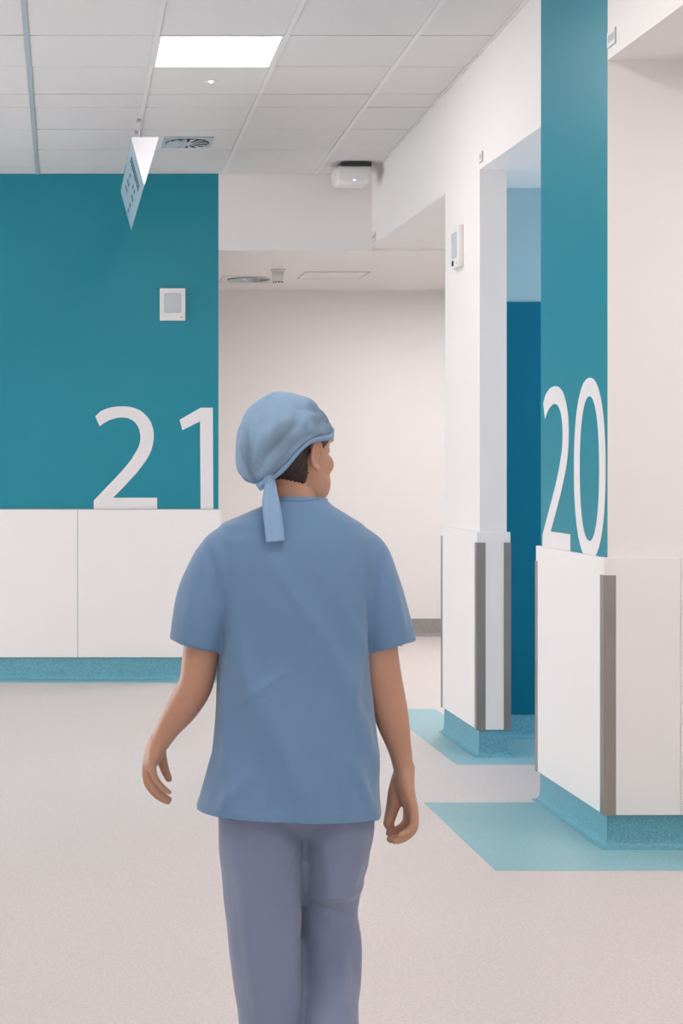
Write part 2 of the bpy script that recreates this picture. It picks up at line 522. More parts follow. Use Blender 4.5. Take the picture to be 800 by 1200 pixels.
# swirl diffuser
def swirl(loc, half, lab, plate=True, rx=0.0, nb=14):
    t = thing('air_diffuser', loc, lab, 'vent')
    t.rotation_euler = (rx, 0, 0)
    bm = bmesh.new()
    if plate:
        bx(bm, -half, half, -half, half, -0.006, 0.003, 0.002)
        obj('face_plate', bm, M['vent'], t)
    r1 = half * (0.88 if plate else 1.0)
    obj('slot_recess', lathe(bmesh.new(), [(r1, -0.0085), (r1, -0.0062 if plate else 0.0)], 40), M['dark'] if plate else M['grey'], t)
    for k in range(nb):
        bm = bmesh.new()
        a = 2 * math.pi * k / nb
        w_in, w_out = 0.10 * half, 0.27 * half
        v = []
        for (r, w_, z) in ((0.18 * half, w_in, -0.009), (r1 * 0.97, w_out, -0.009)):
            for s, dz in ((-1, -0.003), (1, 0.001)):
                v.append(bm.verts.new((r * math.cos(a) - s * w_ / 2 * math.sin(a) * (0.8), r * math.sin(a) + s * w_ / 2 * math.cos(a) * (0.8), z + dz)))
        f = bm.faces.new((v[0], v[1], v[3], v[2]))
        ex = bmesh.ops.extrude_face_region(bm, geom=[f])
        bmesh.ops.translate(bm, verts=[e for e in ex['geom'] if isinstance(e, bmesh.types.BMVert)], vec=(0, 0, -0.0015))
        obj('swirl_vane', bm, M['white'] if k % 14 in (0, 1, 2, 12, 13, 11) else M['vent'], t)
    obj('hub', lathe(bmesh.new(), [(0.14 * half, -0.016), (0.2 * half, -0.013), (0.2 * half, -0.0062)], 24), M['vent'], t, True)
    return t
swirl((0.753, 11.03, cz(11.03) + 0.002), 0.152, 'square blue-grey swirl air diffuser in the tiled ceiling behind the hanging sign', rx=slope)

# recess ceiling devices
t = swirl((1.45, 14.15, 2.911), 0.17, 'round swirl air outlet in the low recess ceiling beside the smoke detector', plate=False, nb=16)
for q in [(-0.22, 0.22, -0.26, -0.256), (-0.22, 0.22, 0.256, 0.26), (-0.22, -0.216, -0.256, 0.256), (0.216, 0.22, -0.256, 0.256)]:
    obj('panel_joint', bx(bmesh.new(), q[0], q[1], q[2], q[3], -0.002, 0.0), M['grey'], t)
t = thing('ceiling_hatch', (2.07, 13.85, 2.912), 'flush square access hatch outlined in the low recess ceiling right of the smoke detector', 'hatch')
obj('hatch_door', bx(bmesh.new(), -0.24, 0.24, -0.24, 0.24, -0.003, 0, 0.001), M['wall'], t)
bm = bmesh.new()
for q in [(-0.246, 0.246, -0.246, -0.242), (-0.246, 0.246, 0.242, 0.246), (-0.246, -0.242, -0.242, 0.242), (0.242, 0.246, -0.242, 0.242)]:
    bx(bm, q[0], q[1], q[2], q[3], -0.004, 0)
obj('hatch_rim', bm, M['grey'], t)
t = thing('smoke_detector', (1.60, 13.45, 2.912), 'small round white smoke detector under the low recess ceiling', 'detector')
obj('base', lathe(bmesh.new(), [(0.052, -0.015), (0.056, -0.01), (0.056, 0)], 32), M['white'], t, True)
obj('cap', lathe(bmesh.new(), [(0.032, -0.105), (0.038, -0.098), (0.045, -0.015)], 32), M['white'], t, True)
for k in range(10):
    a = 2 * math.pi * k / 10
    bm = bx(bmesh.new(), -0.006, 0.006, -0.0385, -0.036, -0.100, -0.090)
    bmesh.ops.rotate(bm, verts=bm.verts, cent=(0, 0, 0), matrix=Matrix.Rotation(a, 3, 'Z'))
    obj('slot', bm, M['dark'], t)

# wireless unit in the ceiling corner
t = thing('wireless_access_unit', (1.875, 11.72, cz(11.72) - 0.005), 'white rounded unit with a blue light hanging in the corner under the ceiling', 'device')
obj('shadow_gap_plate', bx(bmesh.new(), -0.085, 0.115, -0.10, 0.10, -0.022, 0.004, 0.006, 2), M['dark'], t)  # dark plate stands in for the shadow gap above the housing
bm = bx(bmesh.new(), -0.122, 0.122, -0.11, 0.13, -0.138, -0.018, 0.030, 5)
for v in bm.verts:
    f_ = max(0, (-0.05 - v.co.z) / 0.09)
    v.co.x *= 1 - 0.10 * f_
    v.co.y *= 1 - 0.06 * f_
obj('housing', bm, M['white'], t, True)
obj('status_light', bx(bmesh.new(), -0.006, 0.008, -0.112, -0.100, -0.118, -0.110, 0.001), M['led'], t)

# ------------------------------------------------------------------ wall speakers (same device twice)
def make_speaker(lab):
    # mounted on a wall whose face looks towards -Y, origin at the bottom centre of its back
    t = thing('wall_speaker', (0, 0, 0), lab, 'speaker', 'white wall speakers')
    obj('housing', bx(bmesh.new(), -0.086, 0.086, -0.030, 0, 0, 0.218, 0.005, 2), M['white'], t)
    gr = obj('grille', bx(bmesh.new(), -0.056, 0.056, -0.0325, -0.029, 0.052, 0.182, 0.006, 2), M['grille'], t)
    bm = bmesh.new()
    for i in range(10):
        for j in range(12):
            bx(bm, -0.049 + i * 0.0105, -0.0455 + i * 0.0105, -0.0332, -0.0324, 0.060 + j * 0.0098, 0.0635 + j * 0.0098)
    r = obj('perforation', bm, M['vent'], gr)
    r['kind'] = 'stuff'
    obj('badge', bx(bmesh.new(), 0.05, 0.072, -0.0312, -0.0298, 0.018, 0.024), M['grey'], t)
    return t
sp = make_speaker('white square speaker box with grey grille on the teal wall above the 21')
sp.location = (0.7241, YB, 2.4195)
sp2 = bpy.data.objects.new('wall_speaker', None)
C.objects.link(sp2)
tag(sp2, 'white speaker box mounted sideways-on on the far pillar', 'speaker', 'white wall speakers')
for ch in list(sp.children):
    c = ch.copy()
    C.objects.link(c)
    c.parent = sp2
    for g_ in ch.children:
        d = g_.copy()
        C.objects.link(d)
        d.parent = c
sp2.location = (XW, 9.385, 2.487)
sp2.rotation_euler = (0, 0, -math.pi / 2)
bm = bx(bmesh.new(), -0.045, -0.02, -0.036, -0.030, 0.012, 0.04, 0.002)
obj('control_knob', bm, M['dark'], sp2)

# ------------------------------------------------------------------ small label plates on the header
def plate(y, z, w, h, lab):
    t = thing('header_label', (XW, y, z), lab, 'label', 'small label plates on the header')
    obj('backing', bx(bmesh.new(), -0.004, 0, -w / 2, w / 2, 0, h), M['grey'], t)
    obj('face', bx(bmesh.new(), -0.0052, -0.004, -w / 2 + 0.004, w / 2 - 0.003, 0.005, h - 0.001), M['white'], t)
    bm = bmesh.new()
    for k in range(3):
        a = -w / 2 + 0.012 + k * (w - 0.024) / 3
        bx(bm, -0.0056, -0.0052, a, a + (w - 0.024) / 3 - 0.006, h * 0.30, h * 0.75)
    obj('printed_mark', bm, M['grey'], t)
plate(8.905, 2.96, 0.075, 0.052, 'small white label plate at the corner of the header above the far pillar')
plate(6.778, 3.045, 0.10, 0.062, 'small white label plate beside the top of the teal number 20 column')
plate(12.0, 2.945, 0.12, 0.06, 'small white label plate in the corner below the rounded ceiling unit')

# ------------------------------------------------------------------ big wall numbers
TWO = [(96,122),(112,106),(130,92),(155,82),(180,75),(210,71),(240,70),(272,72),(300,79),(327,90),(350,107),(370,129),(386,155),(396,184),(400,215),(399,243),(394,272),(387,298),(375,325),(357,355),(335,385),(309,418),(280,450),(236,497),(188,545),(417,545),(417,604),(88,604),(88,560),(145,500),(200,443),(236,404),(265,370),(288,339),(305,310),(318,287),(326,265),(330,242),(330,220),(326,196),(318,175),(306,157),(290,143),(268,132),(240,128),(214,129),(190,135),(169,142),(150,152),(134,162),(119,174)]
ONE = [(645,77),(707,77),(710,604),(644,604),(641,148),(549,194),(535,140)]
U = 0.692 / 534
def norm(pts, x0):
    return [((x - x0) * U, (604 - y) * U) for x, y in pts]
def sup(cx, cy, rx, ry, p, n=72):
    out = []
    for k in range(n):
        a = 2 * math.pi * k / n
        c_, s_ = math.cos(a), math.sin(a)
        out.append((cx + rx * math.copysign(abs(c_) ** (2 / p), c_), cy + ry * math.copysign(abs(s_) ** (2 / p), s_)))
    return out
def digit(name, loops, parent, x, depth=0.0012):
    cu = bpy.data.curves.new(name, 'CURVE')
    cu.dimensions = '2D'
    cu.fill_mode = 'BOTH'
    cu.extrude = depth / 2
    for lp in loops:
        s = cu.splines.new('POLY')
        s.points.add(len(lp) - 1)
        for q, (a, b) in zip(s.points, lp):
            q.co = (a, b, 0, 1)
        s.use_cyclic_u = True
    tmp = bpy.data.objects.new('tmp', cu)
    C.objects.link(tmp)
    dg = bpy.context.evaluated_depsgraph_get()
    me = bpy.data.meshes.new_from_object(tmp.evaluated_get(dg))
    bpy.data.objects.remove(tmp)
    me.transform(Matrix.Rotation(math.pi / 2, 4, 'X'))
    me.materials.clear()
    o = link('digit', me, M['vinyl'], parent)
    o.location = (x, -depth / 2 - 0.0003, 0)
    return o
t = thing('wall_number', (0.1943, YB, 1.152), 'large white number 21 on the teal back wall above the white panels', 'number')
digit('two', [norm(TWO, 88)], t, 0)
digit('one', [norm(ONE, 535)], t, 0.5782)
zero = [sup(0.225, 0.346, 0.213, 0.358, 2.25), sup(0.225, 0.346, 0.131, 0.285, 2.2)]
t = thing('wall_number', (XW - 0.0018, 7.755, PT - 0.008), 'tall white number 20 on the teal face of the near pillar', 'number', rz=-math.pi / 2)
digit('two', [norm(TWO, 88)], t, 0.0)
digit('zero', [zero[0], zero[1]], t, 0.467)

# ------------------------------------------------------------------ hanging triangular sign
t = thing('hanging_sign', (0.366, 9.6, 3.205), 'long white triangular prism sign hanging from the ceiling in front of the teal wall', 'sign')
t.location = (0, 0, 0)
A = Vector((0.3547, 9.6, 3.2107)); B = Vector((0.5029, 9.6, 3.2107)); F = Vector((0.4242, 9.6, 2.949))
root = Vector(((A.x + B.x) / 2, 9.6, F.z))
t.location = root
A -= root; B -= root; F -= root
LEN = 1.86
def prism(tri, y0, y1):
    bm = bmesh.new()
    a = [bm.verts.new((p.x, y0, p.z)) for p in tri]
    b = [bm.verts.new((p.x, y1, p.z)) for p in tri]
    bm.faces.new(a)
    bm.faces.new(b[::-1])
    for k in range(3):
        bm.faces.new((a[k], b[k], b[(k + 1) % 3], a[(k + 1) % 3]))
    return bm
cen = (A + B + F) / 3
obj('body', prism([A, B, F], 0.01, LEN), M['gloss'], t)
obj('end_cap', prism([cen + (q - cen) * 1.0 for q in (A, B, F)], 0.0, 0.0098), M['gloss'], t)
# printed face on the left side
d_v = (F - A)
nleft = Vector((-d_v.z, 0, d_v.x)).normalized()
if nleft.x > 0:
    nleft = -nleft
def on_left(u0, u1, v0, v1, lift, th=0.001):
    bm = bmesh.new()
    vs = []
    for l_ in (lift, lift + th):
        for (u, v) in ((u0, v0), (u1, v0), (u1, v1), (u0, v1)):
            p = A + d_v * v + nleft * l_
            vs.append(bm.verts.new((p.x, u * LEN, p.z)))
    for f in [(0, 1, 2, 3), (4, 5, 6, 7), (0, 1, 5, 4), (1, 2, 6, 5), (2, 3, 7, 6), (3, 0, 4, 7)]:
        bm.faces.new([vs[i] for i in f])
    return bm
obj('printed_face', on_left(0.01, 0.995, 0.06, 0.995, 0.0002, 0.001), M['signface'], t)
# lettering too small to read in the photograph: a row of bold characters, then smaller rows
k = 0
for i in range(9):
    v0 = 0.20 + i * 0.072
    obj('lettering', on_left(0.15, 0.27 if i % 3 else 0.25, v0, v0 + 0.052, 0.0013, 0.0006), M['ink'], t)
for (u, v) in ((0.37, 0.30), (0.37, 0.55), (0.37, 0.66), (0.52, 0.26), (0.52, 0.34), (0.52, 0.60), (0.52, 0.68), (0.66, 0.24), (0.66, 0.32), (0.70, 0.62), (0.84, 0.60)):
    obj('lettering', on_left(u, u + 0.07, v, v + 0.055, 0.0013, 0.0006), M['ink'], t)
for yy in (0.80, 1.12):
    zc = cz(9.6 + yy) - root.z
    bm = bx(bmesh.new(), -0.004, 0.004, yy - 0.004, yy + 0.004, A.z, zc)
    obj('suspension_rod', bm, M['white'], t)
    obj('ceiling_clip', bx(bmesh.new(), -0.012, 0.012, yy - 0.03, yy + 0.03, zc - 0.012, zc + 0.001, 0.002), M['grey'], t)

# ------------------------------------------------------------------ the person
# image pixels: (u, v), scaled at 580 pixels per metre for her depth, d = metres forward of the body plane
PY = 3.62
root = thing('person', (0.464, PY, 0), 'nurse in blue scrubs and blue surgical cap walking away with her head turned right', 'person')
def Q(u, v, d=0.0):
    return Vector(((u - 76) / 580 - 0.464, d, H + (540 - v) / 580))

def loft(bm, rings, n=40, p=2.3):
    """rings: (centre, half width x, half depth y)"""
    R = []
    for c, rx, ry in rings:
        vs = []
        for k in range(n):
            a = 2 * math.pi * k / n
            ca, sa = math.cos(a), math.sin(a)
            vs.append(bm.verts.new((c.x + rx * math.copysign(abs(ca) ** (2 / p), ca), c.y + ry * math.copysign(abs(sa) ** (2 / p), sa), c.z)))
        R.append(vs)
    for a, b in zip(R, R[1:]):
        for k in range(n):
            bm.faces.new((a[k], a[(k + 1) % n], b[(k + 1) % n], b[k]))
    bm.faces.new(R[0][::-1])
    bm.faces.new(R[-1])

def resample(pts, sub=5):
    """Catmull-Rom through (point, rx, ry)"""
    out = []
    n = len(pts)
    for i in range(n - 1):
        p0, p1, p2, p3 = pts[max(i - 1, 0)], pts[i], pts[i + 1], pts[min(i + 2, n - 1)]
        for s in range(sub):
            t_ = s / sub
            def cr(a, b, c, d):
                return 0.5 * ((2 * b) + (-a + c) * t_ + (2 * a - 5 * b + 4 * c - d) * t_ * t_ + (-a + 3 * b - 3 * c + d) * t_ ** 3)
            out.append((cr(p0[0], p1[0], p2[0], p3[0]), cr(p0[1], p1[1], p2[1], p3[1]), cr(p0[2], p1[2], p2[2], p3[2])))
    out.append(pts[-1])
    return out

def tube(bm, pts, n=20, sub=5, flat=Vector((1, 0, 0)), cap=True):
    """pts: (point, r across flat axis, r across the other axis)"""
    pts = [(q[0], q[1], q[2] if len(q) > 2 else q[1]) for q in pts]
    pts = resample(pts, sub)
    if cap:    # rounded ends
        def ends(p, q):
            d_ = (p[0] - q[0]).normalized()
            return [(p[0] + d_ * p[1] * 0.55, p[1] * 0.80, p[2] * 0.80), (p[0] + d_ * p[1] * 0.9, p[1] * 0.35, p[2] * 0.29)]
        a = ends(pts[0], pts[1])
        b = ends(pts[-1], pts[-2])
        pts = [a[1], a[0]] + pts + b
    R = []
    for i, (c, r1, r2) in enumerate(pts):
        d_ = (pts[min(i + 1, len(pts) - 1)][0] - pts[max(i - 1, 0)][0]).normalized()
        x = (flat - d_ * flat.dot(d_)).normalized()
        y = d_.cross(x)
        R.append([bm.verts.new(c + x * math.cos(2 * math.pi * k / n) * r1 + y * math.sin(2 * math.pi * k / n) * r2) for k in range(n)])
    for a, b in zip(R, R[1:]):
        for k in range(n):
            bm.faces.new((a[k], a[(k + 1) % n], b[(k + 1) % n], b[k]))
    bm.faces.new(R[0][::-1])
    bm.faces.new(R[-1])

def blob(bm, c, r, rot=None, seg=20):
    q = bmesh.ops.create_uvsphere(bm, u_segments=seg, v_segments=seg // 2 + 2, radius=1)
    mt = Matrix.Translation(c) @ (rot.to_4x4() if rot else Matrix.Identity(4)) @ Matrix.Diagonal((*r, 1))
    bmesh.ops.transform(bm, matrix=mt, verts=q['verts'])

def remesh(bm, name, voxel, smooth, m, parent, fold=None, cut=None):
    me = bpy.data.meshes.new(name)
    bmesh.ops.recalc_face_normals(bm, faces=bm.faces)
    bm.to_mesh(me)
    bm.free()
    tmp = bpy.data.objects.new('tmp', me)
    C.objects.link(tmp)
    md = tmp.modifiers.new('r', 'REMESH')
    md.mode = 'VOXEL'
    md.voxel_size = voxel
    md.adaptivity = 0
    sm = tmp.modifiers.new('s', 'SMOOTH')
    sm.factor = 0.5
    sm.iterations = smooth
    dg = bpy.context.evaluated_depsgraph_get()
    out = bpy.data.meshes.new_from_object(tmp.evaluated_get(dg))
    bpy.data.objects.remove(tmp)
    out.name = name
    if cut is not None:
        b2 = bmesh.new()
        b2.from_mesh(out)
        bmesh.ops.bisect_plane(b2, geom=b2.verts[:] + b2.edges[:] + b2.faces[:], plane_co=cut[0], plane_no=cut[1], clear_inner=True)
        b2.to_mesh(out)
        b2.free()
    if fold:
        ns = [v.normal.copy() for v in out.vertices]
        for v, nn in zip(out.vertices, ns):
            v.co += nn * fold(v.co)
    out.materials.clear()
    return link(name, out, m, parent, True)

# --- head frame: turned to her right, looking slightly down
HC = Q(342, 530, 0.035)
YAW = math.radians(-46)
HM = Matrix.Translation(HC) @ Matrix.Rotation(YAW, 4, 'Z') @ Matrix.Rotation(math.radians(-4), 4, 'X') @ Matrix.Scale(0.96, 4)
def HP(x, y, z):
    return HM @ Vector((x, y, z))

HEAD = [(-0.118, 0.070, 0.035, 0.018), (-0.110, 0.084, 0.010, 0.034), (-0.095, 0.089, -0.010, 0.050), (-0.075, 0.089, -0.030, 0.059),
        (-0.05, 0.088, -0.055, 0.065), (-0.02, 0.084, -0.078, 0.068), (0.0, 0.084, -0.088, 0.071), (0.03, 0.090, -0.097, 0.075),
        (0.055, 0.087, -0.096, 0.074), (0.08, 0.073, -0.083, 0.064), (0.098, 0.050, -0.062, 0.047), (0.109, 0.022, -0.034, 0.026), (0.113, 0.002, -0.012, 0.009)]
def head_at(z):
    for a, b in zip(HEAD, HEAD[1:]):
        if a[0] <= z <= b[0]:
            t_ = (z - a[0]) / (b[0] - a[0])
            return [a[i] + (b[i] - a[i]) * t_ for i in range(4)]
    return list(HEAD[-1] if z > 0 else HEAD[0])
def head_point(z, th, infl=0.0):
    """th = 0 front, pi back"""
    _, f, b, w = head_at(z)
    ccy = (f + b) / 2
    ry = (f - b) / 2 + infl
    w += infl
    c_, s_ = math.cos(th), math.sin(th)
    pw = 2 / 2.35
    return Vector((w * math.copysign(abs(s_) ** pw, s_), ccy + ry * math.copysign(abs(c_) ** pw, c_), z))

body = bmesh.new()
hm = bmesh.new()
R = []
zs = sorted(set([h[0] for h in HEAD] + [HEAD[0][0] + 0.231 * k / 24 for k in range(1, 24)]))
for z in zs:
    R.append([hm.verts.new(head_point(z, 2 * math.pi * k / 36)) for k in range(36)])
for a, b in zip(R, R[1:]):
    for k in range(36):
        hm.faces.new((a[k], a[(k + 1) % 36], b[(k + 1) % 36], b[k]))
hm.faces.new(R[0][::-1])
hm.faces.new(R[-1])
# features
tube(hm, [(Vector((0, 0.080, 0.028)), 0.007), (Vector((0, 0.092, 0.006)), 0.008), (Vector((0, 0.103, -0.020)), 0.0105), (Vector((0, 0.099, -0.028)), 0.009)], 14)
for s in (-1, 1):
    blob(hm, Vector((s * 0.012, 0.092, -0.026)), (0.008, 0.010, 0.007))
    blob(hm, Vector((s * 0.035, 0.076, 0.032)), (0.022, 0.011, 0.007))          # brow
    blob(hm, Vector((s * 0.041, 0.058, -0.022)), (0.026, 0.026, 0.026))
    blob(hm, Vector((s * 0.036, 0.054, -0.062)), (0.026, 0.030, 0.040))         # cheek
    blob(hm, Vector((s * 0.031, 0.078, 0.011)), (0.0145, 0.008, 0.010))         # eyelid
    # ear: rim, body, lobe
    ce = Vector((s * 0.075, -0.010, -0.008))
    blob(hm, ce, (0.006, 0.014, 0.026), Matrix.Rotation(math.radians(-14), 3, 'X'))
    rim = []
    for k in range(9):
        a = math.radians(-60 + 290 * k / 8)
        rim.append((ce + Vector((s * 0.006, 0.0165 * math.cos(a + 1.1), 0.003 + 0.029 * math.sin(a + 1.1))), 0.0038))
    tube(hm, rim, 8, 3)
    blob(hm, ce + Vector((s * 0.004, 0.006, -0.027)), (0.005, 0.007, 0.008))
blob(hm, Vector((0, 0.088, -0.0565)), (0.021, 0.009, 0.0055))                    # upper lip
blob(hm, Vector((0, 0.087, -0.068)), (0.018, 0.009, 0.006))                     # lower lip
blob(hm, Vector((0, 0.082, -0.100)), (0.018, 0.012, 0.014))                     # chin
bmesh.ops.transform(hm, matrix=HM, verts=hm.verts)
tm = bpy.data.meshes.new('t')
hm.to_mesh(tm)
hm.free()
body.from_mesh(tm)
# neck
tube(body, [(Q(343, 540, 0.030), 0.043), (Q(341, 568, 0.020), 0.042), (Q(345, 592, 0.010), 0.046), (Q(346, 622, 0.0), 0.058)], 28)
# torso under the clothes
loft(body, [(Q(346, 612), 0.045, 0.045), (Q(342, 634), 0.11, 0.055), (Q(341, 665), 0.13, 0.070), (Q(341, 720), 0.135, 0.085), (Q(341, 800), 0.118, 0.08),
            (Q(343, 870), 0.135, 0.09), (Q(343, 905), 0.120, 0.080), (Q(343, 925), 0.09, 0.06)])
# arms
tube(body, [(Q(270, 656), 0.034), (Q(248, 695), 0.040, 0.044), (Q(236, 760, 0.0), 0.037, 0.040), (Q(230, 800, 0.005), 0.035, 0.037), (Q(216, 830, 0.03), 0.033, 0.033),
            (Q(200, 856, 0.055), 0.025, 0.027), (Q(190, 876, 0.07), 0.0195, 0.024)], 24)
tube(body, [(Q(416, 656), 0.034), (Q(436, 695), 0.040, 0.044), (Q(443, 760, 0.0), 0.039, 0.040), (Q(448, 795, 0.0), 0.039, 0.040), (Q(459, 840, 0.005), 0.0345, 0.034),
            (Q(470, 880, 0.015), 0.0235, 0.026), (Q(475, 905, 0.02), 0.020, 0.024)], 24)
# legs
tube(body, [(Q(304, 960), 0.052), (Q(308, 1060), 0.052), (Q(312, 1140), 0.045), (Q(316, 1200, -0.01), 0.045), (Q(321, 1300), 0.034), (Q(322, 1345), 0.030)], 22)
tube(body, [(Q(392, 950), 0.045), (Q(392, 1035, 0.035), 0.042), (Q(390, 1100, 0.060), 0.040), (Q(387, 1170, 0.01), 0.045), (Q(385, 1260, -0.10), 0.034), (Q(384, 1300, -0.15), 0.030)], 22)
# hands: wrist-to-knuckle palm, four unequal curled fingers fanned front to back, thumb from the side of the palm
def hand(w, palm_mid, knuck, inner, fin, thumb, s):
    tube(body, [(w, 0.0205, 0.025), (palm_mid, 0.0185, 0.036), (knuck, 0.0145, 0.038)], 20)
    for base, mid, dist, tip, r in fin:
        tube(body, [(base, r * 1.12), (mid, r), (dist, r * 0.92), (tip, r * 0.80)], 12, 4)
    tube(body, thumb, 14, 4)
# right hand (palm towards the thigh, index finger foremost)
K = [(0.040, 486, 951, 481, 967, 470, 978, 460, 981, 0.0100),
     (0.020, 488, 953, 484, 971, 471, 983, 459, 986, 0.0102),
     (-0.003, 487, 950, 484, 969, 473, 981, 462, 985, 0.0098),
     (-0.026, 485, 945, 482, 961, 475, 971, 466, 975, 0.0088)]
fin = []
for d, a, b, c, e, f, g_, h, i, r in K:
    fin.append((Q(a - 4, b - 6, d * 0.85), Q(c, e, d), Q(f, g_, d * 1.02), Q(h, i, d * 1.04), r))
hand(Q(476, 900, 0.02), Q(476, 925, 0.014), Q(481, 945, 0.010), -1, fin,
     [(Q(473, 912, 0.026), 0.019), (Q(468, 932, 0.036), 0.0175), (Q(464, 951, 0.040), 0.0140), (Q(459, 970, 0.041), 0.0112)], 1)
# left hand, swung forward
K = [(0.125, 174, 903, 174, 922, 184, 938, 196, 946, 0.0086),
     (0.103, 173, 905, 175, 926, 187, 943, 200, 951, 0.0090),
     (0.080, 174, 903, 178, 922, 189, 938, 201, 946, 0.0086),
     (0.058, 177, 899, 182, 914, 191, 928, 200, 935, 0.0076)]
fin = []
for d, a, b, c, e, f, g_, h, i, r in K:
    fin.append((Q(a + 3, b - 6, d), Q(c, e, d), Q(f, g_, d * 1.02), Q(h, i, d * 1.04), r))
hand(Q(190, 873, 0.070), Q(183, 889, 0.084), Q(178, 901, 0.092), 1, fin,
     [(Q(190, 884, 0.098), 0.0135), (Q(193, 900, 0.120), 0.0118), (Q(197, 914, 0.128), 0.0098), (Q(202, 926, 0.130), 0.0080)], -1)
bd = remesh(body, 'body', 0.0031, 3, M['skin'], root)
bd['label'] = 'warm tan skin'
for s in (-1, 1):
    e = bmesh.new()
    blob(e, HP(s * 0.031, 0.0795, 0.0100), (0.0105, 0.0105, 0.0105), None, 18)
    eo = obj('eye', e, M['eye'], root, True)
    e = bmesh.new()
    blob(e, HP(s * 0.031, 0.0888, 0.0095), (0.0045, 0.0045, 0.0045), None, 12)
    obj('iris', e, M['dark'], eo, True)

# hair: close to the skull, at the nape and in front of the ear
hb = bmesh.new()
grid = []
NZ, NT = 26, 60
for i in range(NZ + 1):
    row = []
    z = -0.088 + (0.13) * i / NZ
    LZ = [(-0.09, 52), (-0.06, 70), (-0.042, 82), (-0.030, 97), (-0.012, 106), (0.005, 113), (0.022, 128), (0.05, 138)]
    for (za, la), (zb, lb) in zip(LZ, LZ[1:]):
        if za <= z <= zb:
            lim = math.radians(la + (lb - la) * (z - za) / (zb - za) + 2.2 * noise.noise(Vector((i * 0.9, 0.3, 2))))
    for k in range(NT + 1):
        th = math.pi - lim + 2 * lim * k / NT
        edge = min(1, min(k, NT - k) / 6)
        low = max(0, min(1, (i - 1.0 - 2.5 * noise.noise(Vector((k * 0.18, 1.7, 0)))) / 4))
        inf = -0.007 + 0.013 * edge * low + 0.0016 * math.sin(k * 1.9 + i * 0.25) * edge * low
        hp = head_point(z, th)
        if ((hp.y + 0.010) / 0.015) ** 2 + ((hp.z + 0.010) / 0.031) ** 2 < 1:      # stays clear of the ears
            inf = -0.007
        row.append(hb.verts.new(HP(*head_point(z, th, inf))))
    grid.append(row)
for i in range(NZ):
    for k in range(NT):
        hb.faces.new((grid[i][k], grid[i][k + 1], grid[i + 1][k + 1], grid[i + 1][k]))
ho = obj('hair', hb, M['hair'], root, True)
ho['label'] = 'dark brown hair at nape and temple'
md = ho.modifiers.new('s', 'SOLIDIFY')
md.thickness = 0.004
md.offset = -1

# surgical cap
AL = math.radians(33)
e1 = Vector((0, math.cos(AL), math.sin(AL)))
e2 = Vector((1, 0, 0))
e3 = Vector((0, -math.sin(AL), math.cos(AL)))
cb = bmesh.new()
NP, NE = 128, 44
lay = []
show = []
for i in range(NE + 1):
    el = (i / NE) * math.pi / 2
    row = []
    for k in range(NP):
        ph = 2 * math.pi * k / NP
        back = 0.5 - 0.5 * math.cos(ph)           # 0 at the front, 1 at the back
        dg_ = math.degrees(ph)
        el0 = 0.02 - 0.20 * back ** 2 - 0.15 * (1 - back) ** 2 + 0.36 * math.exp(-((dg_ - 114) / 40) ** 2)
        elb = el0 + (math.pi / 2 - el0) * i / NE
        d_ = e1 * (math.cos(ph) * math.cos(elb)) + e2 * (math.sin(ph) * math.cos(elb)) + e3 * math.sin(elb)
        a = 0.101 + 0.036 * back
        bside = 0.088 + 0.012 * back
        cc = 0.122
        dx, dy, dz = d_.dot(e1), d_.dot(e2), d_.dot(e3)
        r = 1 / math.sqrt((dx / a) ** 2 + (dy / bside) ** 2 + (dz / cc) ** 2)
        # gather towards the band
        g_ = i / NE
        r *= 1 - 0.11 * back * (1 - min(1, g_ / 0.16)) ** 2
        # long pleats from the knot at the nape over to the brow
        psi = math.atan2(dz + 0.12, dy)
        ax = math.acos(max(-1, min(1, dx)))
        env = math.sin(min(math.pi, ax * 1.05)) ** 0.8
        nz = noise.noise(Vector((psi * 2.2, dx * 1.3, 3.1)))
        pleat = 0.0075 * abs(math.sin(psi * 6.5 + nz * 3.0)) ** 0.55 + 0.0016 * math.sin(psi * 19 + nz * 7)
        r += (pleat - 0.0030) * env * min(1, g_ / 0.08) * (0.30 + 0.70 * min(1, back * 1.4))
        r += 0.004 * noise.noise(d_ * 3.0 + Vector((1, 5, 2)))
        p = d_ * r + Vector((0, -0.002, 0.010))
        row.append(cb.verts.new(HP(*p)))
        hs = 0.5 + 1.6 * noise.noise(Vector((psi * 1.6 + 2, dx * 2.2, 1.0))) - 9 * 0.0
        rightness = max(0, d_.x)
        hs = (0.22 + 1.1 * nz + 0.60 * rightness - 1.3 * max(0, dz - 0.45))  # hair showing through, with the crown lightened for a highlight
        show.append(max(0.0, min(1.0, hs + 0.25 * noise.noise(Vector((psi * 9, dx * 4, 0))))))
    lay.append(row)
for i in range(NE):
    for k in range(NP):
        cb.faces.new((lay[i][k], lay[i][(k + 1) % NP], lay[i + 1][(k + 1) % NP], lay[i + 1][k]))
cb.verts.index_update()
me = bpy.data.meshes.new('surgical_cap')
bmesh.ops.recalc_face_normals(cb, faces=cb.faces)
cb.to_mesh(me)
cb.free()
at = me.attributes.new('hair_and_light', 'FLOAT', 'POINT')
for i, v in enumerate(show):
    at.data[i].value = v
cap = link('surgical_cap', me, M['cap'], root, True)
cap['label'] = 'pale blue gathered surgical cap, dark hair showing through'
md = cap.modifiers.new('s', 'SOLIDIFY')
md.thickness = 0.0015
